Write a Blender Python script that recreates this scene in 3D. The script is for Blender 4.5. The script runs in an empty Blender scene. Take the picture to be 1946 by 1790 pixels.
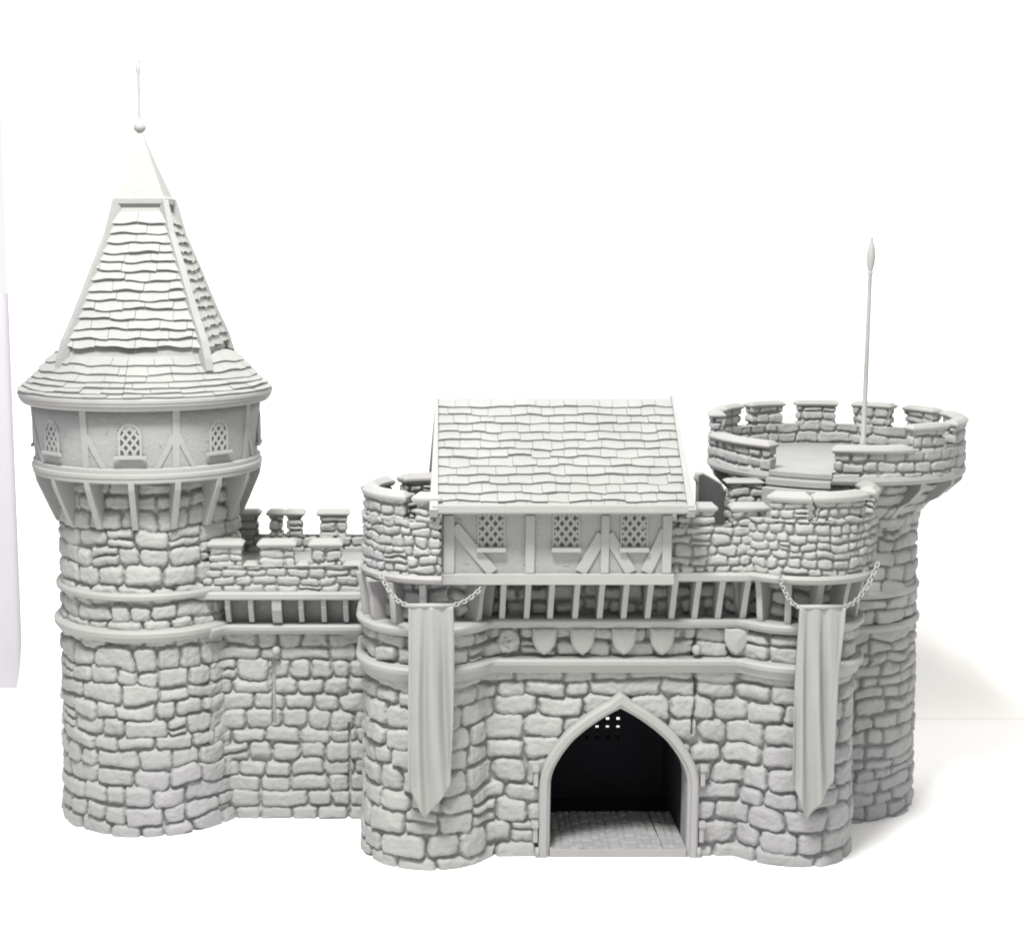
import bpy, math, random
import numpy as np

S = 0.00026                      # one modelling unit in metres (tabletop model about 0.5 m wide)
RNG = np.random.default_rng(7)
random.seed(7)
scene = bpy.context.scene
COL = scene.collection
sin, cos, pi = math.sin, math.cos, math.pi
rad = math.radians

# ------------------------------------------------------------------ materials
def resin(name, base, var=0.05, bump=0.25, rough=0.62, scale=1.0, tint=0.8):
    m = bpy.data.materials.new(name); m.use_nodes = True
    nt = m.node_tree; N = nt.nodes; L = nt.links
    b = N['Principled BSDF']
    b.inputs['Roughness'].default_value = rough
    b.inputs['Specular IOR Level'].default_value = 0.3
    tc = N.new('ShaderNodeTexCoord')
    n1 = N.new('ShaderNodeTexNoise'); n1.inputs['Scale'].default_value = 55 * scale
    n1.inputs['Detail'].default_value = 6
    n2 = N.new('ShaderNodeTexNoise'); n2.inputs['Scale'].default_value = 9
    n2.inputs['Detail'].default_value = 2
    L.new(tc.outputs['Object'], n1.inputs['Vector']); L.new(tc.outputs['Object'], n2.inputs['Vector'])
    r1 = N.new('ShaderNodeValToRGB')
    c = base
    r1.color_ramp.elements[0].position = 0.3; r1.color_ramp.elements[1].position = 0.7
    r1.color_ramp.elements[0].color = (c[0]*(1-var), c[1]*(1-var), c[2]*(1-var), 1)
    r1.color_ramp.elements[1].color = (c[0]*(1+var), c[1]*(1+var), c[2]*(1+var), 1)
    r2 = N.new('ShaderNodeValToRGB')
    r2.color_ramp.elements[0].position = 0.42; r2.color_ramp.elements[1].position = 0.62
    r2.color_ramp.elements[0].color = (1.0, 1.0, 1.0, 1)
    r2.color_ramp.elements[1].color = (1.0, 0.955, 1.03, 1)
    mix = N.new('ShaderNodeMixRGB'); mix.blend_type = 'MULTIPLY'; mix.inputs[0].default_value = tint
    L.new(n1.outputs['Fac'], r1.inputs['Fac']); L.new(n2.outputs['Fac'], r2.inputs['Fac'])
    L.new(r1.outputs['Color'], mix.inputs[1]); L.new(r2.outputs['Color'], mix.inputs[2])
    L.new(mix.outputs['Color'], b.inputs['Base Color'])
    if bump:
        n3 = N.new('ShaderNodeTexNoise'); n3.inputs['Scale'].default_value = 700 * scale
        n3.inputs['Detail'].default_value = 5
        L.new(tc.outputs['Object'], n3.inputs['Vector'])
        bp = N.new('ShaderNodeBump'); bp.inputs['Strength'].default_value = bump
        bp.inputs['Distance'].default_value = 2.2 * S
        L.new(n3.outputs['Fac'], bp.inputs['Height']); L.new(bp.outputs['Normal'], b.inputs['Normal'])
    return m

GREY = (0.238, 0.245, 0.234)
M_STONE = resin('grey_resin_stone', GREY, 0.07, 0.5)
M_TRIM = resin('grey_resin_trim', (0.245, 0.250, 0.237), 0.04, 0.25)
M_PLASTER = resin('grey_resin_plaster', (0.226, 0.230, 0.225), 0.06, 0.6, tint=0.5)
M_TILE = resin('grey_resin_tile', (0.224, 0.231, 0.220), 0.05, 0.35, tint=0.3)
M_CLOTH = resin('grey_resin_cloth', (0.237, 0.242, 0.230), 0.04, 0.25)
M_PANE = resin('dark_pane', (0.05, 0.054, 0.054), 0.1, 0.0)
M_PASSAGE_SHADE = resin('painted_passage_shade', (0.012, 0.010, 0.014), 0.2, 0.2, rough=0.9)  # near-black colour stands in for the shade deep inside the gate passage
M_BLOCK_SHADE = resin('painted_block_shade', (0.06, 0.063, 0.063), 0.1, 0.3)  # shade on the block beside the roof, put into the colour
M_TABLE = resin('white_tabletop', (0.86, 0.855, 0.85), 0.005, 0.0, tint=0)
M_BACK = resin('white_card', (0.86, 0.85, 0.83), 0.004, 0.0, tint=0)
M_SIDE = resin('lilac_grey_card', (0.42, 0.408, 0.44), 0.02, 0.0, tint=0)

# ------------------------------------------------------------------ mesh plumbing
class MB:
    def __init__(s): s.v = []; s.f = []; s.n = 0
    def add(s, V, F):
        V = np.asarray(V, float).reshape(-1, 3)
        s.v.append(V); o = s.n
        s.f.extend([tuple(int(i) + o for i in f) for f in F]); s.n += len(V)
        return s
    def box(s, x0, x1, y0, y1, z0, z1):
        V = [(x0,y0,z0),(x1,y0,z0),(x1,y1,z0),(x0,y1,z0),(x0,y0,z1),(x1,y0,z1),(x1,y1,z1),(x0,y1,z1)]
        return s.add(V, [(0,3,2,1),(4,5,6,7),(0,1,5,4),(1,2,6,5),(2,3,7,6),(3,0,4,7)])
    def hexa(s, V):
        return s.add(V, [(0,3,2,1),(4,5,6,7),(0,1,5,4),(1,2,6,5),(2,3,7,6),(3,0,4,7)])
    def bar(s, a, b, side, up, w, t):
        """straight bar a->b, half-width w along side, from 0 to t along up"""
        a, b, side, up = map(lambda q: np.asarray(q, float), (a, b, side, up))
        V = [a-side*w, a+side*w, b+side*w, b-side*w, a-side*w+up*t, a+side*w+up*t, b+side*w+up*t, b-side*w+up*t]
        return s.hexa(V)
    def prism(s, poly, ax, d0, d1):
        """poly in 2D extruded along axis: ax 'z' -> (x,y), 'x' -> (y,z), 'y' -> (x,z)"""
        n = len(poly)
        def P(p, d): return {'z': (p[0],p[1],d), 'x': (d,p[0],p[1]), 'y': (p[0],d,p[1])}[ax]
        V = [P(p, d0) for p in poly] + [P(p, d1) for p in poly]
        F = [tuple(range(n))[::-1], tuple(range(n, 2*n))] + [(i, (i+1) % n, n+(i+1) % n, n+i) for i in range(n)]
        return s.add(V, F)
    def lathe(s, cx, cy, prof, n=48, a0=0, a1=2*pi):
        full = abs(a1-a0-2*pi) < 1e-6
        m = n if full else n+1
        V = []; k = len(prof)
        for i in range(m):
            a = a0+(a1-a0)*i/n
            for r, z in prof: V.append((cx+r*sin(a), cy-r*cos(a), z))
        F = []
        for i in range(n):
            j = (i+1) % m
            for q in range(k-1):
                F.append((i*k+q, j*k+q, j*k+q+1, i*k+q+1))
        return s.add(V, F)
    def tube(s, pts, r, n=8, caps=True):
        pts = [np.asarray(p, float) for p in pts]; m = len(pts)
        rr = r if hasattr(r, '__len__') else [r]*m
        V = []
        for i, p in enumerate(pts):
            t = pts[min(i+1, m-1)]-pts[max(i-1, 0)]; t /= np.linalg.norm(t)
            u = np.cross(t, (0, 1, 0.123)); u /= np.linalg.norm(u); w = np.cross(t, u)
            for k in range(n):
                a = 2*pi*k/n; V.append(p+rr[i]*(u*cos(a)+w*sin(a)))
        F = [(i*n+k, i*n+(k+1) % n, (i+1)*n+(k+1) % n, (i+1)*n+k) for i in range(m-1) for k in range(n)]
        if caps: F += [tuple(range(n))[::-1], tuple(range((m-1)*n, m*n))]
        return s.add(V, F)
    def obj(s, name, mat, parent=None, smooth=False, bevel=0, label=None):
        V = np.concatenate(s.v)
        return link(name, V, s.f, mat, parent, smooth, bevel, label)

LOC = {}
def link(name, V, F, mat, parent=None, smooth=False, bevel=0, label=None):
    base = LOC.get(parent.name, np.zeros(3)) if parent else np.zeros(3)
    me = bpy.data.meshes.new(name)
    me.from_pydata(((V-base)*S).tolist(), [], F)
    me.update()
    import bmesh
    if len(F) < 20000:
        bm = bmesh.new(); bm.from_mesh(me); bmesh.ops.recalc_face_normals(bm, faces=bm.faces); bm.to_mesh(me); bm.free()
    if smooth: me.shade_smooth()
    me.materials.append(mat)
    o = bpy.data.objects.new(name, me); COL.objects.link(o)
    if parent: o.parent = parent
    LOC[o.name] = base
    if bevel:
        b = o.modifiers.new('soft_edges', 'BEVEL'); b.width = bevel*S; b.segments = 2; b.limit_method = 'ANGLE'
        b.angle_limit = rad(35)
    if label: o['label'] = label
    return o

def thing(name, label, cat, loc, group=None):
    o = bpy.data.objects.new(name, None); COL.objects.link(o)
    o.empty_display_size = 0.01
    o.location = (loc[0]*S, loc[1]*S, loc[2]*S); o['label'] = label; o['category'] = cat
    if group: o['group'] = group
    LOC[o.name] = np.array(loc, float)
    return o

# ------------------------------------------------------------------ noise + stone height fields
def vnoise(shape, cell, rng):
    """smooth value noise on a grid, cell in samples (rows, cols)"""
    ny = int(shape[0]/cell[0])+3; nx = int(shape[1]/cell[1])+3
    g = rng.uniform(-1, 1, (ny, nx))
    y = np.arange(shape[0])/cell[0]; x = np.arange(shape[1])/cell[1]
    iy = y.astype(int); ix = x.astype(int); fy = y-iy; fx = x-ix
    fy = (fy*fy*(3-2*fy))[:, None]; fx = (fx*fx*(3-2*fx))[None, :]
    a = g[iy][:, ix]; b = g[iy][:, ix+1]; c = g[iy+1][:, ix]; d = g[iy+1][:, ix+1]
    return (a*(1-fx)+b*fx)*(1-fy)+(c*(1-fx)+d*fx)*fy

def stone_field(L, Z, du, dv, ch, wr, gap, depth, seed, wob=5.0, square=0.5):
    """height field of irregular coursed rubble over L x Z"""
    rng = np.random.default_rng(seed)
    nu = max(2, int(round(L/du))+1); nv = max(2, int(round(Z/dv))+1)
    u = np.linspace(0, L, nu); v = np.linspace(0, Z, nv)
    U, Vv = np.meshgrid(u, v)
    sh = U.shape
    c1 = (max(2, 1.1*ch/dv), max(2, 1.6*ch/du)); c2 = (max(2, .3*ch/dv), max(2, .3*ch/du))
    c3 = (max(2, 5/dv), max(2, 6/du))
    U2 = U + wob*.6*vnoise(sh, c1, rng) + ch*.045*vnoise(sh, c2, rng) + ch*.02*vnoise(sh, c3, rng)
    V2 = Vv + wob*vnoise(sh, c1, rng) + ch*.04*vnoise(sh, c2, rng) + ch*.02*vnoise(sh, c3, rng)
    H = np.full(sh, -.42*depth)
    st = []
    z = -ch*rng.uniform(.2, .8)
    while z < Z+ch:
        h = ch*rng.uniform(.78, 1.24)
        x = -wr[1]*rng.uniform(0, 1)-10
        while x < L+20:
            w = rng.uniform(*wr)
            if rng.random() < .14: w *= rng.uniform(1.25, 1.7)
            if rng.random() < .08 and h > ch*1.0:
                k = rng.uniform(.4, .6)
                st.append((x, x+w, z, z+h*k)); st.append((x, x+w, z+h*k, z+h))
            else:
                j = ch*.07
                st.append((x, x+w, z+rng.uniform(-j, j), z+h+rng.uniform(-j, j)))
            x += w
        z += h
    mar = wob*2+gap*2+6
    for x0, x1, z0, z1 in st:
        i0 = max(0, int((x0-mar)/du)); i1 = min(nu, int((x1+mar)/du)+2)
        j0 = max(0, int((z0-mar)/dv)); j1 = min(nv, int((z1+mar)/dv)+2)
        if i0 >= i1 or j0 >= j1: continue
        cx, cz = (x0+x1)/2, (z0+z1)/2
        g = gap*rng.choice([.5, .8, 1.0, 1.0, 1.2, 1.5])
        hw, hh = (x1-x0-g)/2, (z1-z0-g)/2
        if hw < 2 or hh < 2: continue
        a = rad(rng.normal(0, 1.6))
        X = U2[j0:j1, i0:i1]-cx; Y = V2[j0:j1, i0:i1]-cz
        X, Y = X*cos(a)+Y*sin(a), -X*sin(a)+Y*cos(a)
        Y = Y*(1+rng.normal(0, .10)*X/hw*.5); X = X*(1+rng.normal(0, .08)*Y/hh*.5)
        r = min(hw, hh)*rng.uniform(square*.8, square*1.5)
        qx = np.abs(X)-hw+r; qy = np.abs(Y)-hh+r
        sd = np.hypot(np.maximum(qx, 0), np.maximum(qy, 0))+np.minimum(np.maximum(qx, qy), 0)-r
        e = min(hh*.75, depth*rng.uniform(.5, .95))
        t = np.clip(-sd/e, 0, 1)
        top = depth*rng.uniform(.66, 1.14)
        hgt = top*np.sqrt(np.clip(1-(1-t)**2, 0, 1))
        hgt = np.where(sd > 0, -.42*depth*np.clip(sd/1.5, 0, 1), hgt)
        hgt += (t > 0)*t*(rng.normal(0, .09)*depth*X/hw + rng.normal(0, .09)*depth*Y/hh + .06*depth*(1-(Y/hh)**2))
        H[j0:j1, i0:i1] = np.maximum(H[j0:j1, i0:i1], hgt)
    H += depth*.10*vnoise(sh, (10/dv, 12/du), rng)+.065*depth*vnoise(sh, (4/dv, 4.5/du), rng)
    return u, v, H

def resample(P, step, closed=False):
    P = np.asarray(P, float)
    if closed: P = np.vstack([P, P[:1]])
    d = np.r_[0, np.cumsum(np.hypot(*np.diff(P, axis=0).T))]
    n = max(2, int(round(d[-1]/step))+1)
    s = np.linspace(0, d[-1], n)
    Q = np.c_[np.interp(s, d, P[:, 0]), np.interp(s, d, P[:, 1])]
    return Q, d[-1]

def normals(P, closed, sm=2):
    if closed:
        Q = P[:-1]
        T = np.roll(Q, -1, 0)-np.roll(Q, 1, 0); T = np.vstack([T, T[:1]])
    else:
        T = np.gradient(P, axis=0)
    N = np.c_[T[:, 1], -T[:, 0]]              # path left->right seen from the front: normal towards -Y
    N /= np.linalg.norm(N, axis=1)[:, None]
    for _ in range(sm):
        if closed:
            M = N[:-1]; M = (np.roll(M, 1, 0)+2*M+np.roll(M, -1, 0)); N = np.vstack([M, M[:1]])
        else:
            K = N.copy(); K[1:-1] = N[:-2]+2*N[1:-1]+N[2:]; N = K
        N /= np.linalg.norm(N, axis=1)[:, None]
    return N

def wall_strip(mb, path, z0, z1, ch, wr, gap, depth, seed, closed=False, off=None, step=2.1, hole=None, post=None,
               wob=5.0, top=False, square=0.5):
    P, L = resample(path, step, closed)
    N = normals(P, closed)
    du = L/(len(P)-1); dv = step
    u, v, H = stone_field(L, z1-z0, du, dv, ch, wr, gap, depth, seed, wob, square)
    nu = len(P)
    if H.shape[1] != nu:
        idx = np.clip(np.round(np.linspace(0, H.shape[1]-1, nu)).astype(int), 0, H.shape[1]-1); H = H[:, idx]
    if closed:                               # blend the seam
        k = min(8, nu//4)
        for q in range(k):
            w = .5*(1-q/k); a, b = H[:, q].copy(), H[:, nu-1-q].copy()
            H[:, q] = a*(1-w)+b*w; H[:, nu-1-q] = b*(1-w)+a*w
        H[:, -1] = H[:, 0]
    z = z0+v
    if post: H = post(P, z, H)
    O = H-depth
    if off: O = O+np.array([off(zz) for zz in z])[:, None]
    X = P[None, :, 0]+N[None, :, 0]*O; Y = P[None, :, 1]+N[None, :, 1]*O
    Zg = np.repeat(z[:, None], nu, 1)
    Vt = np.stack([X, Y, Zg], -1).reshape(-1, 3)
    nv = len(z)
    F = []
    for j in range(nv-1):
        for i in range(nu-1):
            if hole and hole(P[i, 0], P[i, 1], (z[j]+z[j+1])/2): continue
            F.append((j*nu+i, j*nu+i+1, (j+1)*nu+i+1, (j+1)*nu+i))
    if top:
        m = nu-1 if closed else nu
        F.append(tuple((nv-1)*nu+i for i in range(m)))
    mb.add(Vt, F)
    return mb

def sweep(mb, path, prof, closed=False, step=6, sm=1):
    P, L = resample(path, step, closed); N = normals(P, closed, sm)
    n = len(P); k = len(prof); V = []
    for i in range(n):
        for o, z in prof: V.append((P[i, 0]+N[i, 0]*o, P[i, 1]+N[i, 1]*o, z))
    F = [(i*k+q, (i+1)*k+q, (i+1)*k+(q+1) % k, i*k+(q+1) % k) for i in range(n-1) for q in range(k)]
    if not closed: F += [tuple(range(k)), tuple((n-1)*k+q for q in range(k))[::-1]]
    return mb.add(V, F)

def arc(cx, cy, r, a0, a1, n=40):
    return [(cx+r*sin(rad(a0+(a1-a0)*i/n)), cy-r*cos(rad(a0+(a1-a0)*i/n))) for i in range(n+1)]
def sector(cx, cy, ro, ri, a0, a1, n=14):
    return arc(cx, cy, ro, a0, a1, n)+arc(cx, cy, ri, a1, a0, n)
def rect(x0, x1, y0, y1):
    return [(x0, y0), (x1, y0), (x1, y1), (x0, y1)]

def coping(name, poly_fn, z, parent, t=9, grow=5, mat=None, ins=8):
    """slab with a chamfered foot over a plan polygon, poly_fn(grow)->polygon"""
    mb = MB(); a = poly_fn(0.5); b = poly_fn(grow); c = poly_fn(grow-ins); n = len(a)
    V = [(*p, z) for p in a]+[(*p, z+t*.3) for p in b]+[(*p, z+t*.55) for p in b]+[(*p, z+t) for p in c]
    F = [tuple(range(n))[::-1], tuple(range(3*n, 4*n))]
    for q in (0, n, 2*n): F += [(q+i, q+(i+1) % n, q+n+(i+1) % n, q+n+i) for i in range(n)]
    mb.add(V, F)
    return mb.obj(name, mat or M_TRIM, parent, bevel=1.3)

SMALL = dict(ch=16, wr=(18, 38), gap=2.6, depth=7, wob=5, step=1.8)
_seed = [100]
def nseed(): _seed[0] += 1; return _seed[0]

def merlon(parent, loop_fn, z0, z1, st, cap_t=10, grow=5, ins=8):
    mb = MB(); wall_strip(mb, loop_fn(0), z0, z1, seed=nseed(), closed=True, top=True, **st)
    m = mb.obj('merlon', M_STONE, parent, smooth=True)
    coping('coping', loop_fn, z1-1.5, m, cap_t, grow, ins=ins)
    return m
def arc_loop(cx, cy, ro, ri, a0, a1):
    def f(g):
        da = math.degrees(max(g, -6)/((ro+ri)/2))
        return sector(cx, cy, ro+g, ri-g, a0-da, a1+da)
    return f
def rect_loop(x0, x1, y0, y1):
    return lambda g: rect(x0-g, x1+g, y0-g, y1+g)

def ring(name, cx, cy, prof, parent, n=96, bevel=.8):
    return MB().lathe(cx, cy, prof+prof[:1], n).obj(name, M_TRIM, parent, bevel=bevel)

def radial_plate(mb, cx, cy, ang, prof, w):
    """polygon prof [(r,z)] in the radial plane at ang (deg), thickness w"""
    a = rad(ang); d = np.array([sin(a), -cos(a), 0]); t = np.array([cos(a), sin(a), 0]); c = np.array([cx, cy, 0])
    n = len(prof)
    V = [c+d*r+t*(-w/2)+np.array([0, 0, z]) for r, z in prof]+[c+d*r+t*(w/2)+np.array([0, 0, z]) for r, z in prof]
    F = [tuple(range(n))[::-1], tuple(range(n, 2*n))]+[(i, (i+1) % n, n+(i+1) % n, n+i) for i in range(n)]
    return mb.add(V, F)

def line_plate(mb, x, prof, w, lean=0):
    """polygon prof [(y,z)] at x, thickness w"""
    n = len(prof); zb = prof[0][1]
    V = [(x-w/2+lean*(z-zb), y, z) for y, z in prof]+[(x+w/2+lean*(z-zb), y, z) for y, z in prof]
    F = [tuple(range(n))[::-1], tuple(range(n, 2*n))]+[(i, (i+1) % n, n+(i+1) % n, n+i) for i in range(n)]
    return mb.add(V, F)

# ------------------------------------------------------------------ roof tiles
def tile_rows(mb, fn, rows, urange, tw, lip, seed, wave=3.0, m=3, wl=110.0, ds_s=1.1, sb_e=0.6):
    rng = np.random.default_rng(seed)
    for k, (s0, s1) in enumerate(rows):
        u0, u1 = urange(s0, s1)
        ph = rng.uniform(0, 6.28, 4)
        def wv(u): return wave*(.6*sin(u/wl*6.28+ph[0])+.4*sin(u/wl*14.1+ph[1])+.3*sin(u/wl*2.9+ph[2]))
        u = u0-(rng.uniform(0, tw) if k % 2 else 0)
        while u < u1-.5:
            w = tw*rng.uniform(.7, 1.35); a = max(u, u0); b = min(u+w, u1); u += w
            if b-a < 1.5: continue
            dh = rng.normal(0, .6); ds = rng.normal(0, ds_s); g = .4; V = []
            for i in range(m+1):
                uu = a+g+(b-a-2*g)*i/m
                sb = s1+ds+wv(uu)
                V += [fn(uu, s0, .6+dh*.3), fn(uu, sb, lip+dh), fn(uu, sb+sb_e, .2)]
            F = []
            for i in range(m):
                p, q = i*3, i*3+3
                F += [(p, p+1, q+1, q), (p+1, p+2, q+2, q+1)]
            F += [(0, 2, 1), (m*3, m*3+1, m*3+2)]
            mb.add(V, F)

# ------------------------------------------------------------------ lattice windows
def lattice_window(parent, c, rt, up, out, w, h, arched, pitch, bw, frame=6, sill_w=1.35, sill_h=7, sill_d=9, proud=3):
    c, rt, up, out = [np.asarray(q, float) for q in (c, rt, up, out)]
    def outline(g):
        pts = [(-w/2-g, -h/2-g), (w/2+g, -h/2-g)]
        if arched:
            r = w/2+g; zc = h/2-w/2*1.15
            pts += [(r*cos(t), zc+1.15*r*sin(t)) for t in np.linspace(0, pi, 11)]
        else: pts += [(w/2+g, h/2+g), (-w/2-g, h/2+g)]
        return pts
    def P(p, d): return c+rt*p[0]+up*p[1]+out*d
    a, b = outline(0), outline(frame); n = len(a)
    V = [P(p, proud) for p in a]+[P(p, proud) for p in b]+[P(p, -2) for p in a]+[P(p, -2) for p in b]
    F = []
    for i in range(n):
        j = (i+1) % n
        F += [(i, j, n+j, n+i), (i, 2*n+i, 2*n+j, j), (n+i, n+j, 3*n+j, 3*n+i)]
    fr = MB().add(V, F).obj('window', M_TRIM, parent)
    MB().add([P(p, .5) for p in a], [tuple(range(n))]).obj('pane', M_PANE, fr)
    mb = MB()
    def inside(x, y):
        if abs(x) > w/2 or abs(y) > h/2: return False
        if arched:
            zc = h/2-w/2*1.15
            if y > zc: return (x/(w/2))**2+((y-zc)/(w/2*1.15))**2 <= 1
        return True
    for sgn in (1, -1):
        k = -(w+h)
        while k < w+h:
            ts = [t for t in np.linspace(-h, h, 160) if inside(t, sgn*t*1.25+k)]
            if len(ts) > 4:
                p0 = P((ts[0], sgn*ts[0]*1.25+k), .5); p1 = P((ts[-1], sgn*ts[-1]*1.25+k), .5)
                d = (p1-p0)/np.linalg.norm(p1-p0)
                mb.bar(p0, p1, np.cross(d, out), out, bw/2, 1.3 if sgn > 0 else 1.1)
            k += pitch
    mb.obj('lattice', M_TRIM, fr)
    if sill_h:
        s0 = c-up*(h/2+frame*.4+sill_h/2)
        MB().bar(s0-rt*w*sill_w/2, s0+rt*w*sill_w/2, up, out, sill_h/2, sill_d).obj('sill', M_TRIM, fr, bevel=1)
    return fr

def chain(mb, pts, n):
    P = np.asarray(pts, float)
    d = np.r_[0, np.cumsum(np.linalg.norm(np.diff(P, axis=0), axis=1))]
    s = np.linspace(0, d[-1], n+1)
    Q = np.stack([np.interp(s, d, P[:, k]) for k in range(3)], 1)
    for i in range(n):
        a, b = Q[i], Q[i+1]; t = b-a; Ln = np.linalg.norm(t); t /= Ln; m = (a+b)/2
        w = np.cross(t, (0, 1, 0)); w /= np.linalg.norm(w); q = np.cross(t, w)
        side = (w*.8+q*.6) if i % 2 else (w*.8-q*.6)
        nrm = np.cross(t, side)
        k1, k2 = 14, 6; V = []
        for k in range(k1):
            A = 2*pi*k/k1
            ctr = m+t*cos(A)*(Ln*.62)+side*sin(A)*3.4
            rd = t*cos(A)+side*sin(A)
            for l in range(k2):
                B = 2*pi*l/k2; V.append(ctr+1.75*(rd*cos(B)+nrm*sin(B)))
        F = [(k*k2+l, ((k+1) % k1)*k2+l, ((k+1) % k1)*k2+(l+1) % k2, k*k2+(l+1) % k2) for k in range(k1) for l in range(k2)]
        mb.add(V, F)
    return mb

def catenary(a, b, sag, n=12):
    a, b = np.asarray(a, float), np.asarray(b, float)
    return [a+(b-a)*t+np.array([0, 0, -4*sag*t*(1-t)]) for t in np.linspace(0, 1, n)]

# =================================================================== SETTING
def structure(name, mb, mat, smooth=False):
    o = mb.obj(name, mat, None, smooth); o['kind'] = 'structure'; return o
structure('tabletop', MB().add([(-6000,-4200,0),(6000,-4200,0),(6000,2600,0),(-6000,2600,0)], [(0,1,2,3)]), M_TABLE)
# white card: sweeps up from the table behind the model
prof = [(860, .4)]+[(860+180*sin(rad(t)), .4+180*(1-cos(rad(t)))) for t in range(6, 91, 6)]+[(1040, 3200)]
mb = MB(); V = []
for y, z in prof: V += [(-1032, y, z), (5200, y, z)]
mb.add(V, [(2*i, 2*i+1, 2*i+3, 2*i+2) for i in range(len(prof)-1)])
structure('backdrop', mb, M_BACK, True)
mb = MB(); mb.box(-3600, -900, 1130, 1150, 1, 1040)
structure('background_card', mb, M_SIDE)

# =================================================================== ROUND TOWER (left)
TX, TY = -556, 283
tower = thing('round_tower', 'tall round stone tower with pointed tiled spire roof and spike', 'tower', (TX, TY, 0))
BIG = dict(ch=34, wr=(40, 90), gap=2.5, depth=11, wob=8)
def lt_off(z): return 4-10*z/410 if z < 410 else -6
mb = MB(); wall_strip(mb, arc(TX, TY, 191, -180, 180, 160), 0, 716, seed=11, closed=False, off=lt_off, **BIG)
shaft = mb.obj('shaft', M_STONE, tower, smooth=True)
FL = 147                                        # front plane of the curtain wall parapet line
ring('string_course', TX, TY, [(180,395),(190,395),(193,402),(197,405),(198,414),(194,418),(180,421)], tower)
ring('string_course', TX, TY, [(178,477),(188,477),(191,480),(192,487),(189,492),(178,493)], tower)
for k in range(16):
    mb = MB(); radial_plate(mb, TX, TY, 1.7+22.5*k, [(176,616),(190,618),(200,640),(226,700),(229,716),(176,716)], 12)
    mb.obj('corbel', M_TRIM, tower, bevel=1.2)
ring('overhang', TX, TY, [(170,713),(226,713),(229,716),(229,723),(231,724),(231,731),(228,732),(228,741),(220,743),(170,743)], tower)
mb = MB(); mb.lathe(TX, TY, [(221,742),(223,770),(226,810),(230,858),(200,858)], 128)
body = mb.obj('upper_wall', M_PLASTER, tower, smooth=True)
def wall_r(z): return np.interp(z, [742,770,810,858], [221,223,226,230])
def on_wall(ang, z, d=0):
    a = rad(ang); r = wall_r(z)+d; return np.array([TX+r*sin(a), TY-r*cos(a), z])
for k in range(8):
    ang = 1.7+45*k; a = rad(ang)
    lattice_window(tower, on_wall(ang, 797, .8), (cos(a), sin(a), 0), (0, 0, 1), (sin(a), -cos(a), 0), 36, 56, True, 19.5, 5.0,
                   frame=4.5, sill_w=1.75, sill_h=6.5, sill_d=5, proud=2.4)
    pa = ang+22.5-.5
    mb = MB()
    for q in range(6):
        z0, z1 = 741+q*19.5, 741+(q+1)*19.5
        t = np.array([cos(rad(pa)), sin(rad(pa)), 0]); o = np.array([sin(rad(pa)), -cos(rad(pa)), 0])
        A, B = on_wall(pa, z0, -2), on_wall(pa, z1, -2)
        mb.hexa([A-t*7, A+t*7, A+t*7+o*4.5, A-t*7+o*4.5, B-t*7, B+t*7, B+t*7+o*4.5, B-t*7+o*4.5])
    mb.obj('post', M_TRIM, tower)
    for sg in ((1,) if k % 2 else (1, -1)):      # curved braces from post to sill beam
        mb = MB(); pts = [(pa+sg*1.2, 806), (pa+sg*3.2, 786), (pa+sg*6.2, 764), (pa+sg*9.5, 742)]
        for (a0, z0), (a1, z1) in zip(pts, pts[1:]):
            V = []
            for dd in (-1, 2.4):
                V += [on_wall(a0-1.5, z0, dd), on_wall(a0+1.5, z0, dd), on_wall(a1+1.6, z1, dd), on_wall(a1-1.6, z1, dd)]
            mb.hexa(V)
        mb.obj('brace', M_TRIM, tower, bevel=.6)
mb = MB()
for k in range(26):                              # chipped plaster dabs
    ang = random.uniform(-75, 95); z = random.uniform(755, 840)
    p = on_wall(ang, z, 0); a = rad(ang); t = np.array([cos(a), sin(a), 0]); o = np.array([sin(a), -cos(a), 0])
    s1, s2 = random.uniform(2, 6), random.uniform(1.5, 4)
    mb.hexa([p-t*s1-o*2, p+t*s1-o*2, p+t*s1*.8+o*1.6-np.array([0,0,1]), p-t*s1*.8+o*1.6-np.array([0,0,1]),
             p-t*s1*.7-o*2+np.array([0,0,s2]), p+t*s1*.7-o*2+np.array([0,0,s2]), p+t*s1*.5+o*1.4+np.array([0,0,s2]), p-t*s1*.5+o*1.4+np.array([0,0,s2])])
mb.obj('plaster_chips', M_PLASTER, body)
# roof
eave = ring('eave', TX, TY, [(215,853),(244,853),(247,857),(249,858),(249,862),(252,863),(252,868),(254,869),(254,875),(248,880),(215,880)], tower, 120)
PR = [(250,876),(241,884),(230,893),(219,903),(207,917),(193,933),(178,951)]
def skirt_pt(u, s, h):
    i = min(int(s), len(PR)-2); f = s-i
    r = PR[i][0]*(1-f)+PR[i+1][0]*f; z = PR[i][1]*(1-f)+PR[i+1][1]*f
    nz = abs(PR[i+1][0]-PR[i][0]); nr = abs(PR[i+1][1]-PR[i][1]); q = math.hypot(nz, nr)
    r += h*nr/q; z += h*nz/q; a = u/200.0
    return np.array([TX+r*sin(a), TY-r*cos(a), z])
mb = MB(); mb.lathe(TX, TY, [(r-2, z-2) for r, z in PR]+[(150, 953)], 120)
def sk(u, s, h): return skirt_pt(u, max(0, min(len(PR)-1.001, s)), h)
tile_rows(mb, sk, [(i+1.35, i-.02) for i in range(len(PR)-2, -1, -1)], lambda a, b: (0, 2*pi*200), 46, 6.5, 31, wave=.13, m=6, wl=150, ds_s=.05, sb_e=-.03)
mb.obj('roof_skirt', M_TILE, tower)
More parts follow.
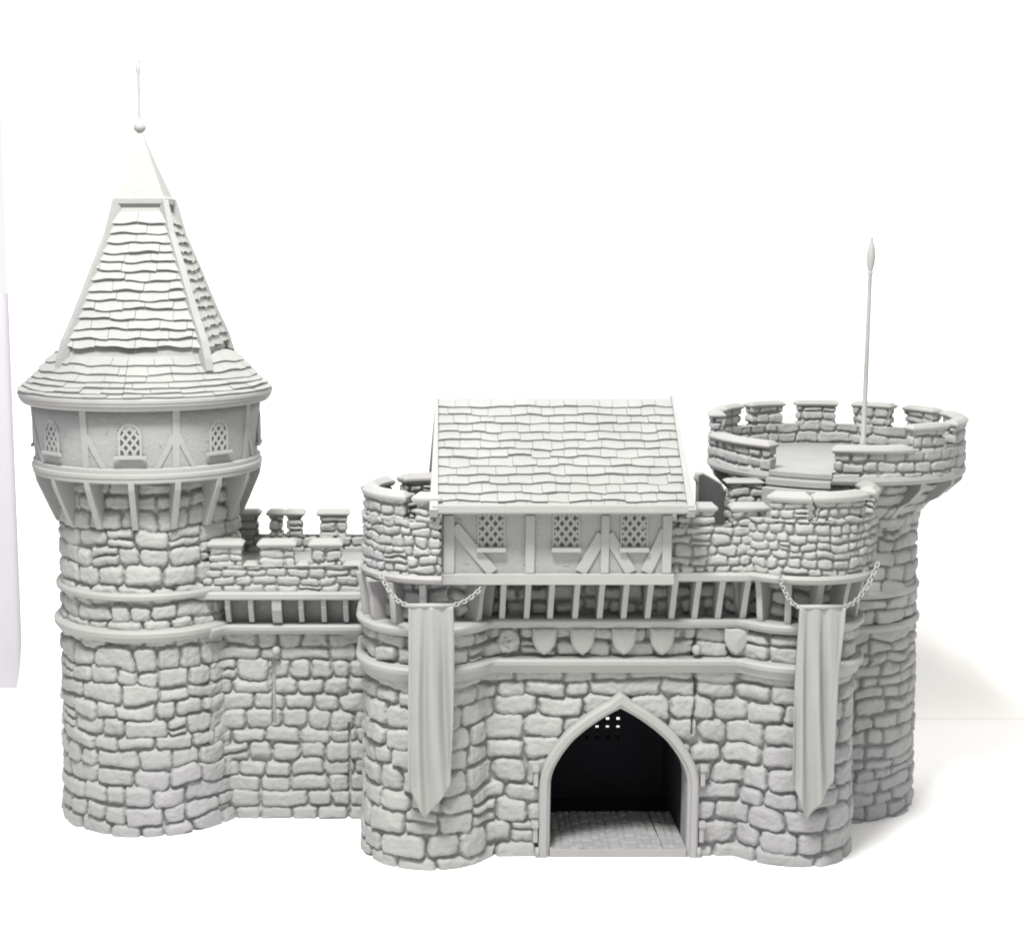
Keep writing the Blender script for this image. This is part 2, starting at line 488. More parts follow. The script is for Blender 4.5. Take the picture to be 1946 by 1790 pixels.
# four-sided spire
ZR = [(938,198),(976,185),(1020,161),(1068,138),(1113,117),(1180,84),(1235,65),(1252,62)]
SX = TX+7
def spire_r(z): return np.interp(z, [q[0] for q in ZR], [q[1] for q in ZR])
E0 = rad(43); C4 = cos(pi/4)
def corner(a, z, h=0):
    r = spire_r(z)+h; return np.array([SX+r*sin(a), TY-r*cos(a), z])
mb = MB(); zs = [q[0] for q in ZR]; V = []; F = []
for z in zs:
    for k in range(4): V.append(corner(E0+k*pi/2, z, -1))
for i in range(len(zs)-1):
    for k in range(4): F.append((i*4+k, i*4+(k+1) % 4, i*4+4+(k+1) % 4, i*4+4+k))
mb.add(V, F)
rows = []; n = 14; zt, zb = 1220, 964
hs = np.linspace(zt, zb, n+1)
for i in range(n): rows.append((hs[i]+7, hs[i+1]))
for k in range(4):
    am = k*pi/2-rad(2)
    def fn(u, s, h, am=am):
        r = spire_r(s); half = r*C4
        x = np.clip(u, -half+1, half-1); d = half+h
        return np.array([SX+d*sin(am)+x*cos(am), TY-d*cos(am)+x*sin(am), s+h*.35])
    def ur(s0, s1):
        hf = spire_r(s1)*C4; return -hf, hf
    tile_rows(mb, fn, rows, ur, 60, 8.5, 50+k, wave=-2.6, m=7, wl=110)
spire = mb.obj('spire_roof', M_TILE, tower)
mb = MB(); mb.lathe(SX, TY, [(140,930),(174,934),(172,968),(140,970)], 4, E0, E0+2*pi)
mb.obj('roof_band', M_TRIM, tower, bevel=.6)
for k in range(4):
    a = E0+k*pi/2; mb = MB()
    t = np.array([cos(a), sin(a), 0]); o = np.array([sin(a), -cos(a), 0.35])
    zz = [918, 940, 976, 1020, 1068, 1113, 1180, 1246]
    for z0, z1 in zip(zz, zz[1:]):
        P0 = corner(a, z0, -6) if z0 > 930 else corner(a, z0, -3)
        P1 = corner(a, z1, -6); w0 = np.interp(z0, [940, 1240], [8.5, 6]); w1 = np.interp(z1, [940, 1240], [8.5, 6])
        mb.hexa([P0-t*w0, P0+t*w0, P0+t*w0+o*15, P0-t*w0+o*15, P1-t*w1, P1+t*w1, P1+t*w1+o*15, P1-t*w1+o*15])
    mb.obj('hip_rib', M_TRIM, tower)
mb = MB(); mb.lathe(SX, TY, [(50,1238),(73,1242),(74,1253),(66,1256),(37,1316),(18,1358),(6,1386)], 4, E0, E0+2*pi)
v = mb.v[0]; v[:, 0] -= 7*np.clip((v[:, 2]-1260)/126, 0, 1)
cap = mb.obj('roof_cap', M_TILE, tower, bevel=1.2)
mb = MB(); pr = [(0.1,1378)]+[(13*sin(rad(t)), 1392-13*cos(rad(t))*.85) for t in range(25, 160, 15)]+[(4,1405),(3.4,1412)]
pr += [(3.8,1440),(3.3,1490),(5,1500),(5.6,1507),(3.6,1514),(.1,1516)]
mb.lathe(SX-7, TY, pr, 20)
mb.tube([(SX-7+1, TY, 1510), (SX-7+4, TY, 1524), (SX-7+8, TY, 1538)], [2.2, 1.6, .6], 8)
mb.obj('finial', M_TILE, tower, smooth=True)

# =================================================================== CURTAIN WALL
wall = thing('curtain_wall', 'low crenellated stone wall between spired tower and gatehouse', 'wall', (-260, 200, 0))
def fillet_path(R, Yl, r, xend):
    yc = Yl-r; dy = TY-yc; D = R+r; xc = TX+math.sqrt(D*D-dy*dy)
    a1 = math.degrees(math.atan2(xc-TX, dy))
    p = arc(TX, TY, R, a1-7, a1, 6)
    ux, uy = (xc-TX)/D, -dy/D
    b0 = math.atan2(-uy, -ux); b1 = pi/2
    p += [(xc+r*cos(b0+(b1-b0)*i/12), yc+r*sin(b0+(b1-b0)*i/12)) for i in range(1, 13)]
    return p+[(xend, Yl)]
def slit_post(x0, zlo, zhi, w, dep, seam=None):
    def f(P, z, H):
        X = P[:, 0][None, :]; Zg = z[:, None]
        m = np.clip(1.4-np.abs(X-x0)/(w/2), 0, 1)*((Zg > zlo) & (Zg < zhi))
        H = H-np.minimum(dep, dep*m)
        if seam:
            m = np.clip(1.5-np.abs(X-seam[0])/2.2, 0, 1)*((Zg > seam[1]) & (Zg < seam[2])); H = H-14*m
        return H
    return f
MID = dict(ch=33, wr=(38, 70), gap=2.7, depth=10.5, wob=6)
mb = MB(); wall_strip(mb, fillet_path(187, 188, 48, -104), 0, 392, seed=21, off=lambda z: -3*z/390,
                      post=slit_post(-299, 200, 338, 7, 17, (-145, 10, 205)), **MID)
wall_strip(mb, [(-104, 500), (-390, 500)], 0, 500, seed=22, **MID)
mb.obj('wall', M_STONE, wall, smooth=True)
MB().box(-400, -108, 205, 494, 0, 498).obj('wall_core', M_STONE, wall)
sweep(MB(), fillet_path(192, 181, 44, -106), [(-14,392),(6,392),(8,398),(12,400),(13,408),(8,412),(-14,414)][::-1]).obj('string_course', M_TRIM, wall, bevel=.8)
mb = MB(); wall_strip(mb, [(-420, 206), (-104, 206)], 405, 482, seed=23, ch=38, wr=(40, 60), gap=6, depth=7); mb.obj('recess_wall', M_STONE, wall, smooth=True)
for i, x in enumerate((-433, -384, -338, -286, -238, -193, -149)):
    mb = MB()
    if i == 3:
        line_plate(mb, x, [(200,414),(176,414),(164,424),(152,446),(150,468),(200,468)], 20)
    else:
        line_plate(mb, x, [(206,416),(176,416),(170,426),(156,450),(154,468),(206,468)], 11)
    mb.obj('corbel', M_TRIM, wall, bevel=2)
sweep(MB(), [(-452, 152), (-104, 152)], [(-44,468),(4,468),(6,471),(6,480),(2,484),(-44,484)][::-1]).obj('string_course', M_TRIM, wall, bevel=.8)
MD2 = dict(ch=21, wr=(26, 50), gap=2.6, depth=6.5, wob=4, step=1.9)
PT = 34
mb = MB(); wall_strip(mb, rect(-430, -106, 152, 152+PT), 483, 536, seed=24, closed=True, top=True, **MD2)
mb.obj('parapet', M_STONE, wall, smooth=True)
for x0, x1 in ((-418, -354), (-319, -250), (-218, -158)):
    merlon(wall, rect_loop(x0, x1, 153, 151+PT), 535, 574, MD2, 14, 4.5)
for x0, x1 in ((-349, -325), (-244, -224), (-152, -110)):
    coping('coping', rect_loop(x0, x1, 153, 151+PT), 534, wall, 7, 3, ins=4)
MB().box(-420, -108, 184, 476, 494, 500).obj('walkway', M_STONE, wall)
mb = MB(); wall_strip(mb, rect(-420, -106, 470, 502), 499, 536, seed=25, closed=True, top=True, **MD2)
mb.obj('rear_parapet', M_STONE, wall, smooth=True)
for x0, x1 in ((-412, -354), (-331, -301), (-293, -258), (-222, -161)):
    merlon(wall, rect_loop(x0, x1, 472, 500), 535, 580, MD2, 14, 6)
mb = MB(); mb.lathe(-291, 182, [(.1,345)]+[(9*sin(rad(t)), 356-9*cos(rad(t))) for t in range(20, 170, 15)]+[(.1,365)], 14)
mb.obj('boss', M_TRIM, wall, smooth=True)

# =================================================================== REAR ROUND TOWER (right)
RX, RY = 860, 350
keep = thing('battlement_tower', 'broad round stone tower with open battlements behind the gatehouse', 'tower', (RX, RY, 0))
RST = dict(ch=28, wr=(40, 76), gap=2.8, depth=9, wob=6.5)
mb = MB(); wall_strip(mb, arc(RX, RY, 184, -180, 180, 140), 0, 706, seed=41, off=lambda z: 6-20*z/700, **RST)
mb.obj('shaft', M_STONE, keep, smooth=True)
ring('string_course', RX, RY, [(160,393),(180,393),(184,397),(185,404),(181,409),(160,410)], keep)
ring('string_course', RX, RY, [(160,462),(177,462),(181,466),(182,472),(178,477),(160,478)], keep)
ring('string_course', RX, RY, [(160,612),(170,612),(176,617),(176,623),(170,628),(160,628)], keep)
for k in range(16):
    mb = MB(); radial_plate(mb, RX, RY, 15.3+11.25+22.5*k, [(160,618),(178,624),(200,650),(226,664),(254,692),(256,706),(160,706)], 14)
    mb.obj('corbel', M_TRIM, keep, bevel=1.5)
mb = MB(); wall_strip(mb, arc(RX, RY, 184, -180, 180, 120), 606, 704, seed=44, off=lambda z: float(np.interp(z, [606, 625, 660, 704], [-9, -4, 22, 52])), **RST)
mb.obj('corbel_table', M_STONE, keep, smooth=True)
ring('overhang', RX, RY, [(150,704),(255,704),(259,707),(261,713),(259,721),(150,724)], keep)
MB().lathe(RX, RY, [(.1,726),(236,726)], 64).obj('platform', M_PLASTER, keep)
# parapet wall, open towards the gatehouse steps
mb = MB(); wall_strip(mb, sector(RX, RY, 259, 232, -15, 317, 120), 719, 768, seed=42, closed=True, top=True, **dict(MD2, ch=25))
mb.obj('parapet', M_STONE, keep, smooth=True)
for c in (29.6, 58.6, 87.6, 116.6, 145.6, 174.6, 203.6, 232.6, 261.6):
    hw = 10.3
    merlon(keep, arc_loop(RX, RY, 257, 233, c-hw, c+hw), 764, 809, dict(MD2, ch=20), 13, 4.5)
coping('coping', arc_loop(RX, RY, 260, 230, -15, 18), 766, keep, 15, 5)
coping('coping', arc_loop(RX, RY, 260, 230, 274, 316), 766, keep, 15, 5)
for c in (44, 73, 102, 131, 160, 189, 218, 247):
    coping('coping', arc_loop(RX, RY, 258, 232, c-3.6, c+3.6), 766.5, keep, 2.5, 1.5, ins=1)
mb = MB(); mb.prism(sector(RX, RY, 263, 225, -43, -15.5, 10), 'z', 716, 727); mb.prism(sector(RX, RY, 279, 255, -42.5, -16, 10), 'z', 700, 713); mb.prism(sector(RX, RY, 296, 270, -42, -17, 10), 'z', 552, 697)
mb.obj('threshold_steps', M_PLASTER, keep, bevel=1.5)

pole = thing('flagpole', 'tall thin bare flagpole with pointed tip on the battlement tower', 'flagpole', (914, 330, 726))
mb = MB(); mb.lathe(914, 330, [(.1,726),(14,726),(14,740),(9,752),(7,757),(7,764),(5.2,765),(4.8,900),(4.2,1060),(4.0,1100),(5.5,1104),(5.5,1108),(4.2,1110)], 16)
mb.obj('pole', M_TRIM, pole, smooth=True)
mb = MB(); mb.lathe(914, 330, [(4,1108),(7.5,1122),(8.8,1138),(8,1152),(5.5,1164),(2.8,1170),(3.4,1173),(2.6,1178),(.1,1180)], 16)
mb.obj('tip', M_TRIM, pole, smooth=True)

# =================================================================== GATEHOUSE
LTX, LTY, LTR = 15, 57, 128           # left turret
RTX, RTY, RTR = 712, 70, 127          # right turret
gate = thing('gatehouse', 'stone gatehouse with pointed arch gate between round turrets and timbered roofed chamber', 'gatehouse', (375, 150, 0))
def front_path(d=0, back=430, r=26):
    """plan line of the gatehouse front, grown outward by d"""
    R1, R2, Yl = LTR+d, RTR+d, -d
    def joint(cx, cy, R, sg):
        yc = Yl-r; dy = cy-yc; D = R+r; xc = cx+sg*math.sqrt(D*D-dy*dy)
        return xc, yc, math.degrees(math.atan2(sg*(xc-cx), dy))
    x1, y1, a1 = joint(LTX, LTY, R1, 1); x2, y2, a2 = joint(RTX, RTY, R2, -1)
    p = [(LTX-R1, back)]+arc(LTX, LTY, R1, -90, a1, 36)
    b0 = math.atan2(LTY-y1, LTX-x1)
    p += [(x1+r*cos(b0+(pi/2-b0)*i/8), y1+r*sin(b0+(pi/2-b0)*i/8)) for i in range(1, 9)]
    b1 = math.atan2(RTY-y2, RTX-x2)
    p += [(x2+r*cos(pi/2+(b1-pi/2)*i/8), y2+r*sin(pi/2+(b1-pi/2)*i/8)) for i in range(0, 9)]
    p += arc(RTX, RTY, R2, -a2, 90, 36)[1:]+[(RTX+R2, back*.7)]
    return p
GX = 378
AZ = [0,150,172,189,210,232,254,278,294]; AW = [131,131,126,118,105,88,63,30,0]
def arch_pts(n=22):
    z = np.r_[np.linspace(0, 150, 6)[:-1], np.linspace(150, 294, n)]
    # smooth interpolation of the half width
    w = np.interp(z, AZ, AW)
    w[1:-1] = .25*w[:-2]+.5*w[1:-1]+.25*w[2:]
    return list(zip(w, z))
AP = arch_pts()
def arch_w(z): return np.interp(z, [q[1] for q in AP], [q[0] for q in AP], right=-99)
def gate_hole(x, y, z): return y < 12 and abs(x-GX) < arch_w(z-6)+9 and z < 300
def gate_post(P, z, H):
    X = P[:, 0][None, :]; Zg = z[:, None]
    m = np.clip(1.5-np.abs(X-(519+3*np.sin(Zg/23)))/2.2, 0, 1)*((Zg > 240) & (Zg < 460)); H = H-13*m
    return H
GST = dict(ch=38, wr=(44, 88), gap=3.0, depth=11.5, wob=7.5)
def g_off(z): return 5-9*z/365 if z < 365 else -4
mb = MB(); wall_strip(mb, front_path(0), 0, 372, seed=61, off=g_off, hole=gate_hole, post=gate_post, **GST)
wall_strip(mb, front_path(-2), 372, 460, seed=62, post=gate_post, **dict(GST, ch=31, wr=(40, 80)))
wall_strip(mb, [(RTX+120, 425), (LTX-120, 425)], 0, 552, seed=64, hole=lambda x, y, z: abs(x-GX) < 120 and z < 240, **GST)
mb.obj('wall', M_STONE, gate, smooth=True)
mb = MB(); wall_strip(mb, front_path(-24), 456, 556, seed=63, **dict(GST, ch=30, wr=(34, 60)))
mb.obj('recess_wall', M_STONE, gate, smooth=True)
sweep(MB(), front_path(0), [(-16,363),(3,363),(5,372),(7,377),(11,379),(12,387),(8,391),(-16,393)][::-1], step=5).obj('string_course', M_TRIM, gate, bevel=.7)
sweep(MB(), front_path(0), [(-32,450),(4,450),(6,455),(10,457),(11,464),(7,468),(-32,469)][::-1], step=5).obj('string_course', M_TRIM, gate, bevel=.7)

# gate arch frame
def arch_loop():
    L = [(GX-w, z) for w, z in AP]; R = [(GX+w, z) for w, z in AP[:-1]][::-1]
    return np.array(L+R)
AL = arch_loop()
T = np.gradient(AL, axis=0); NL = np.c_[-T[:, 1], T[:, 0]]; NL /= np.linalg.norm(NL, axis=1)[:, None]
ia = len(AP)-1; NL[ia] = (0, 1.5)
prof = [(0,26),(0,-5),(3,-8),(6,-9),(7,-13),(17,-14),(21,-11),(22,-6),(22,6)]
V = []; k = len(prof)
for p, n_ in zip(AL, NL):
    for o, y in prof: V.append((p[0]+n_[0]*o, y, p[1]+n_[1]*o))
F = [(i*k+q, i*k+q+1, (i+1)*k+q+1, (i+1)*k+q) for i in range(len(AL)-1) for q in range(k-1)]
F += [tuple(range(k)), tuple((len(AL)-1)*k+q for q in range(k))]
frame = MB().add(V, F).obj('gate_arch', M_TRIM, gate, smooth=False)
for sg in (-1, 1):                                   # hinge brackets beside the arch
    for zc in (172, 60):
        x = GX+sg*(131+28)
        mb = MB(); mb.box(x-8 if sg < 0 else x-6, x+6 if sg < 0 else x+8, -15, 3, zc, zc+11); mb.box(x-4.5, x+4.5, -12, 3, zc-30, zc+2)
        mb.obj('hinge', M_TRIM, gate, bevel=1.5)
    x = GX+sg*155; mb = MB(); mb.tube([(x, -9, 0), (x, -11, 9), (x, -8, 20)], [3.5, 4.5, 4], 8); mb.obj('pivot_pin', M_TRIM, gate, smooth=True)
# passage
mb = MB(); V = [(p[0], y, p[1]) for y in (25, 60) for p in AL]; n = len(AL)
mb.add(V, [(i, i+1, n+i+1, n+i) for i in range(n-1)]); mb.obj('passage_wall', M_STONE, gate, smooth=True)
rngf = np.random.default_rng(5)
mb = MB()
for x0, x1 in ((GX-131, 462.5), (465.5, GX+131)):     # cobbled floor in two slabs with a joint between them
    uu, vv, Hf = stone_field(196, x1-x0, 2.2, 2.2, 17, (24, 46), 2.2, 2.6, int(rngf.integers(999)), 3)
    Hf = Hf.T; uu, vv = vv, uu
    nu, nv = len(uu), len(vv)
    Vt = np.stack([np.repeat((x0+uu)[None], nv, 0), np.repeat((-7+vv)[:, None], nu, 1), 14+Hf], -1).reshape(-1, 3)
    mb.add(Vt, [(j*nu+i, j*nu+i+1, (j+1)*nu+i+1, (j+1)*nu+i) for j in range(nv-1) for i in range(nu-1)])
mb.obj('gate_floor', M_PLASTER, gate, smooth=True)
MB().box(GX-131, GX+131, -10, -5.5, 0, 16.4).obj('threshold', M_TRIM, gate, bevel=.8)
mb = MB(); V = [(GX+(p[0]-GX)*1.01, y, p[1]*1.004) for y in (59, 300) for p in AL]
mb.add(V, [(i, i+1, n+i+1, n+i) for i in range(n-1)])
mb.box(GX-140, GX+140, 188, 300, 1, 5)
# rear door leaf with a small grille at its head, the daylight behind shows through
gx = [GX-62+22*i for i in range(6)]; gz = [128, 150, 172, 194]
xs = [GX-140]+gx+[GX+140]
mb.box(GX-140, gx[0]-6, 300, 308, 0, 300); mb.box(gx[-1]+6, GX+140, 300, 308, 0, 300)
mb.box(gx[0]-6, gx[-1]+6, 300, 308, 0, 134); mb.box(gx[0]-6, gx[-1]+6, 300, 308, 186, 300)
mb.obj('gate_passage', M_PASSAGE_SHADE, gate)
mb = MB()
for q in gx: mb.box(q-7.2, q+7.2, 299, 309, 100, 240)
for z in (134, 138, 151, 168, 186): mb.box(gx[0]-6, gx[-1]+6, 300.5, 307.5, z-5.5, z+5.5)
mb.obj('portcullis', M_PASSAGE_SHADE, gate)

# shields on the frieze
def shield(x, w, h, d, z1):
    pts = [(-.5,0),(-.25,-.02),(0,0),(.25,-.02),(.5,0),(.5,-.42),(.42,-.66),(.25,-.86),(0,-1),(-.25,-.86),(-.42,-.66),(-.5,-.42)]
    mb = MB(); n = len(pts)
    V = [(x+p*w, 6, z1+q*h) for p, q in pts]+[(x+p*w, -6, z1+q*h) for p, q in pts]+[(x+p*w*.82, -9-d, z1-h*.45+(q+.45)*h*.84) for p, q in pts]
    V.append((x, -12-d, z1-h*.42)); c = 3*n
    F = []
    for b in (0, n): F += [(b+i, b+(i+1) % n, b+n+(i+1) % n, b+n+i) for i in range(n)]
    F += [(2*n+i, 2*n+(i+1) % n, c) for i in range(n)]
    return mb.add(V, F).obj('shield', M_TRIM, gate)
for x in (232, 304, 382, 454, 594): shield(x, 45, 52, 0, 450)
mb = MB(); mb.lathe(0, 0, [(.1,9),(8,8.5),(12,6),(17,7),(21,5),(23,0)], 14)
V = mb.v[0]; mb.v[0] = np.c_[165+V[:, 0]*.95, 1-V[:, 2]*.8, 425+V[:, 1]]
v = mb.v[0]; v += RNG.normal(0, 1.6, v.shape); mb.obj('crest', M_STONE, gate, smooth=True)
mb = MB(); mb.lathe(519, -4, [(.1,398)]+[(9*sin(rad(t)), 408-10*cos(rad(t))) for t in range(20, 170, 15)]+[(.1,418)], 14)
mb.obj('boss', M_TRIM, gate, smooth=True)

# corbels
GP = [(26,468),(-6,468),(-12,480),(-26,520),(-36,540),(-40,550),(26,550)]
for x in (152, 198, 242, 289, 335, 380, 425, 470, 513, 557, 604):
    mb = MB(); line_plate(mb, x, GP, 11, .02); mb.obj('corbel', M_TRIM, gate, bevel=1.2)
TP = lambda R: [(R-30,468),(R+6,468),(R+8,478),(R+13,520),(R+18,540),(R+20,550),(R-30,550)]
for a in (-104, -80, -56, -31, -5, 48, 70):
    mb = MB(); radial_plate(mb, LTX, LTY, a, TP(LTR-8), 12); mb.obj('corbel', M_TRIM, gate, bevel=1.2)
for a in (-66, -40, -16, 9, 35, 60, 86):
    mb = MB(); radial_plate(mb, RTX, RTY, a, TP(RTR-8), 12); mb.obj('corbel', M_TRIM, gate, bevel=1.2)

# upper storey: ring mouldings, decks, turret parapets
PLX, PLY, PLR = 25, 50, 137
PRX, PRY, PRR = 714, 62, 149
def ring_m(cx, cy, R, z, a1):
    p = [(R-40,z),(R-2,z),(R+2,z+4),(R+4,z+10),(R,z+16),(R-40,z+17)]
    return MB().lathe(cx, cy, p+p[:1], 80, rad(-180), rad(a1)).obj('string_course', M_TRIM, gate, bevel=.8)
ring_m(PLX, PLY, PLR, 551, 5); ring_m(PRX, PRY, PRR, 550, 180)
sweep(MB(), [(440, -40), (610, -40)], [(-30,547),(0,547),(4,550),(5,559),(1,564),(-30,565)][::-1]).obj('string_course', M_TRIM, gate, bevel=.7)
mb = MB(); mb.box(-100, 835, -34, 424, 545.5, 549); mb.lathe(PLX, PLY, [(.1,552),(PLR-4,552)], 40, rad(-200), rad(6)); mb.lathe(PRX, PRY, [(.1,551),(PRR-4,551)], 48)
mb.obj('deck', M_STONE, gate)
for (cx, cy, R, sd, sp, a00) in ((PLX, PLY, PLR, 71, 32, -40), (PRX, PRY, PRR, 72, 29, -24)):
    mb = MB(); a0, a1 = (-200, 4) if cx < 100 else (-62, 104)
    wall_strip(mb, sector(cx, cy, R, R-30, a0, a1, 70), 566, 668, seed=sd, closed=True, top=True, **SMALL)
    mb.obj('turret_parapet', M_STONE, gate, smooth=True)
    for m0, m1 in (((-76, -24), (-16, 3.5), (-133, -92), (-196, -150)) if cx < 100 else ((-33, -5), (-1, 43), (57, 97))):
        merlon(gate, arc_loop(cx, cy, R-1, R-29, m0, m1), 666, 702, SMALL, 19, 4, 12)
mb = MB(); wall_strip(mb, rect(448, 612, -40, -10), 564, 648, seed=75, closed=True, top=True, **SMALL)
mb.obj('parapet', M_STONE, gate, smooth=True)
for x0, x1 in ((474, 541), (572, 636)): merlon(gate, rect_loop(x0, x1, -39, -11), 645, 679, SMALL, 15, 4)
# rear parapet, and a block by the battlement tower with shade painted on its front
mb = MB(); wall_strip(mb, rect(-100, 560, 392, 424), 549, 640, seed=76, closed=True, top=True, step=3, ch=24, wr=(30, 55), gap=5, depth=6); mb.obj('rear_parapet', M_STONE, gate, smooth=True)
merlon(gate, rect_loop(601, 668, 150, 186), 549, 700, dict(MD2), 9, 4)
mb = MB(); mb.prism([(554,549),(611,549),(613,640),(610,672),(600,692),(578,705),(562,713),(552,711),(547,699),(553,690)], 'y', 208, 240)
block = mb.obj('rear_block', M_STONE, gate, bevel=2)
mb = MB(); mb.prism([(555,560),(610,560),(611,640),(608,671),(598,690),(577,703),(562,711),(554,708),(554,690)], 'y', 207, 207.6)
mb.obj('shade_sheet', M_BLOCK_SHADE, block)  # thin dark sheet over the block front, painted shade without an opening

# timbered chamber over the gate
HX0, HX1, HY0, HY1 = 40, 459, -60, 255
EY, EZ, RYD, RZ = -94, 690, 98, 872
mb = MB(); prof = [(HY0,549),(HY1,549),(HY1,720),(RYD,RZ-14),(HY0,720)]
mb.prism(prof, 'x', HX0, HX1)
ch = mb.obj('chamber_wall', M_PLASTER, gate)
MB().box(HX0-5, HX1+4, -69, -52, 547, 567).obj('beam', M_TRIM, gate, bevel=1.2)
MB().box(HX0+2, HX1-2, -63, -55, 676, 690).obj('beam', M_TRIM, gate, bevel=1)
for x, w in ((51, 20), (199, 17), (336, 15), (449, 17)):
    MB().box(x-w/2, x+w/2, -66, -57, 567.5, 676).obj('post', M_TRIM, gate, bevel=1)
def brace(x0, z0, x1, z1, w=10.5):
    a, b = np.array([x0, -58, z0]), np.array([x1, -58, z1]); d = (b-a)/np.linalg.norm(b-a)
    MB().bar(a, b, np.cross(d, (0, -1, 0)), (0, -1, 0), w, 6.2).obj('brace', M_TRIM, gate, bevel=1)
brace(60, 655, 132, 569); brace(331, 640, 292, 569); brace(341, 640, 385, 569); brace(447, 648, 412, 569)
for x in (128, 265, 389):
    lattice_window(gate, (x, HY0-.6, 647), (1,0,0), (0,0,1), (0,-1,0), 44, 60, False, 19.5, 5.2, frame=3, sill_w=1.22, sill_h=8, sill_d=11, proud=2.4)
mb = MB()
for k in range(16):
    x, z = random.uniform(60, 440), random.uniform(580, 670); s1, s2 = random.uniform(3, 9), random.uniform(1.5, 3.5)
    mb.hexa([(x-s1,-59,z),(x+s1,-59,z),(x+s1*.8,-61.4,z-.5),(x-s1*.8,-61.4,z-.5),(x-s1*.6,-59,z+s2),(x+s1*.7,-59,z+s2),(x+s1*.5,-61.2,z+s2),(x-s1*.4,-61.2,z+s2)])
mb.obj('plaster_chips', M_PLASTER, ch)
# roof
sl = math.hypot(RYD-EY, RZ-EZ); dy, dz = (EY-RYD)/sl, (EZ-RZ)/sl
def xl(s): return 33-2*s/sl
def xr(s): return 476+3*s/sl
mb = MB()
for sg in (1, -1):
    def fn(u, s, h, sg=sg):
        return np.array([u, RYD+sg*(dy*s)+sg*(dz*h), RZ+dz*s-dy*h])
    V = [fn(xl(0), 0, -1), fn(xr(0), 0, -1), fn(xr(sl), sl, -1), fn(xl(sl), sl, -1), fn(xl(0), 0, -12), fn(xr(0), 0, -12), fn(xr(sl), sl, -12), fn(xl(sl), sl, -12)]
    mb.hexa(V)
    n = 13; hs = np.linspace(2, sl+3, n+1)
    rows = [(max(0, hs[i]-6), hs[i+1]) for i in range(n)]
    tile_rows(mb, fn, rows, lambda a, b: (xl(b), xr(b)), 33, 5.6, 80+sg, wave=2.6, m=3, wl=130)
roof = mb.obj('roof', M_TILE, gate)
for sg in (1, -1):
    y = RYD+sg*dy*sl
    MB().box(20, 490, min(y, y-sg*8), max(y, y-sg*8), EZ-4, EZ+10).obj('fascia', M_TRIM, roof, bevel=1.2)
    for x_in, x_out, w0, w1, so in ((33, 30, 5, 16, -1), (476, 479, 5, 15, 1)):
        def q(s, h, o, sg=sg): return [o, RYD+sg*(dy*s)+sg*(dz*h), RZ+dz*s-dy*h]
        a0, b0 = (x_in, x_in+so*w0); a1, b1 = (xl(sl) if so < 0 else xr(sl)), (xl(sl) if so < 0 else xr(sl))+so*w1
        V = [q(-4,-14,a0), q(-4,-14,b0), q(sl+6,-14,b1), q(sl+6,-14,a1), q(-4,9,a0), q(-4,9,b0), q(sl+6,9,b1), q(sl+6,9,a1)]
        MB().hexa(V).obj('bargeboard', M_TRIM, roof, bevel=1)

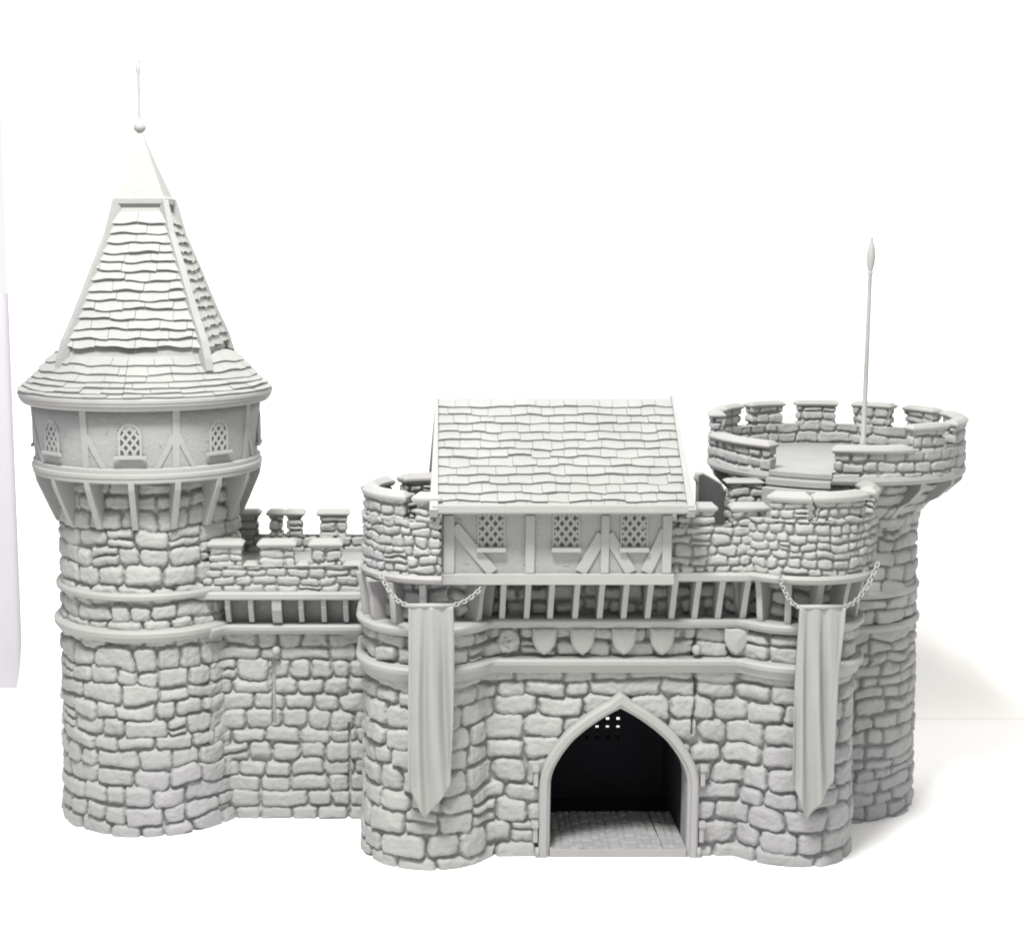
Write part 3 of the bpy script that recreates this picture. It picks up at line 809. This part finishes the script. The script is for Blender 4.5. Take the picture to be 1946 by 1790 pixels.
# =================================================================== BANNERS
def banner(label, x0, x1, zt, zs, ztip, xtip, y, nf, ph, ch):
    t = thing('banner', label, 'banner', ((x0+x1)/2, y, ztip), 'long pointed banners hung on chains from the gate turrets')
    nu, nv = 40, 70; V = []; F = []
    for back in (0, 1):
        for j in range(nv+1):
            q = j/nv
            for i in range(nu+1):
                p = i/nu
                zb = (zs+(ztip-zs)*(1-abs(p-xtip)/(xtip if p < xtip else 1-xtip)))
                z = zt+(zb-zt)*q
                amp = 1.6+5.2*min(1, q*2.5)
                k = p*nf*2*pi*(1-.25*q)+ph+1.5*sin(q*2.6+ph)
                f = amp*(.75*sin(k)+.3*sin(1.7*k+2.6*q+ph)*(1-.5*q)+.4*sin(.55*k-2*q)) + (2.2 if p < .06 or p > .94 else 0)*-1
                wid = 1+.05*sin(q*3.0+ph)
                xx = (x0+x1)/2+(p-.5)*(x1-x0)*wid+2.0*sin(q*4+ph)
                V.append((xx, y+f+q*12+(5 if back else 0), z))
    m = (nv+1)*(nu+1)
    for j in range(nv):
        for i in range(nu):
            a = j*(nu+1)+i; F.append((a, a+1, a+nu+2, a+nu+1)); F.append((m+a, m+a+nu+1, m+a+nu+2, m+a+1))
    ed = [j*(nu+1) for j in range(nv+1)]+[nv*(nu+1)+i for i in range(1, nu+1)]+[j*(nu+1)+nu for j in range(nv-1, -1, -1)]+[i for i in range(nu-1, 0, -1)]
    for a, b in zip(ed, ed[1:]+ed[:1]): F.append((a, m+a, m+b, b))
    MB().add(V, F).obj('cloth', M_CLOTH, t, smooth=True)
    MB().tube([(x0-5, y+2, zt+1), (x1+5, y+2, zt+1)], 4.2, 10).obj('rod', M_TRIM, t, smooth=True)
    for pts, n in ch: chain(MB(), pts, n).obj('chain', M_TRIM, t, smooth=True)
    return t
banner('straight pointed banner hanging from the turret left of the arch', -23, 57, 517, 176, 108, .40, -110, 2.9, .4,
       [(catenary((-74, -66, 566), (-27, -106, 519), 12), 11), (catenary((61, -106, 519), (118, -58, 548), 8), 9)])
banner('narrowing pointed banner hanging from the turret right of the arch', 685, 765, 513, 182, 103, .40, -104, 3.2, 2.2,
       [(catenary((652, -82, 566), (682, -100, 515), 12), 10), (catenary((768, -100, 515), (846, -30, 580), 20), 15)])

# =================================================================== LIGHT, CAMERA
w = bpy.data.worlds.new('World'); scene.world = w; w.use_nodes = True
bg = w.node_tree.nodes['Background']; bg.inputs['Color'].default_value = (1.0, 0.995, 0.985, 1); bg.inputs['Strength'].default_value = 0.95
def area(name, loc, target, sx, sy, power, col=(1, 1, 1)):
    l = bpy.data.lights.new(name, 'AREA'); l.shape = 'RECTANGLE'; l.size = sx*S; l.size_y = sy*S; l.energy = power; l.color = col
    o = bpy.data.objects.new(name, l); COL.objects.link(o)
    from mathutils import Vector
    a = Vector([q*S for q in loc]); b = Vector([q*S for q in target]); o.location = a
    o.rotation_euler = (b-a).to_track_quat('-Z', 'Y').to_euler(); return o
area('key_lamp', (-330, -1250, 3200), (150, 200, 350), 680, 500, 15.0, (1, .99, .97))

H0 = 1157.9; TH = math.atan(425/2900)
cam = bpy.data.cameras.new('camera'); co = bpy.data.objects.new('camera', cam); COL.objects.link(co)
co.location = (0, -2800*S, H0*S); co.rotation_euler = (pi/2-TH, 0, 0)
cam.sensor_width = 36; cam.sensor_fit = 'HORIZONTAL'; cam.lens = 36*2900/1946; cam.shift_x = (973-800)/1946
cam.clip_start = 0.01; cam.clip_end = 100
scene.camera = co
scene.view_settings.view_transform = 'Standard'; scene.view_settings.look = 'None'
scene.view_settings.exposure = 0; scene.view_settings.gamma = 1
scene.view_settings.use_curve_mapping = False
scene.render.engine = 'CYCLES'
scene.cycles.filter_width = 2.0
scene.cycles.use_denoising = True
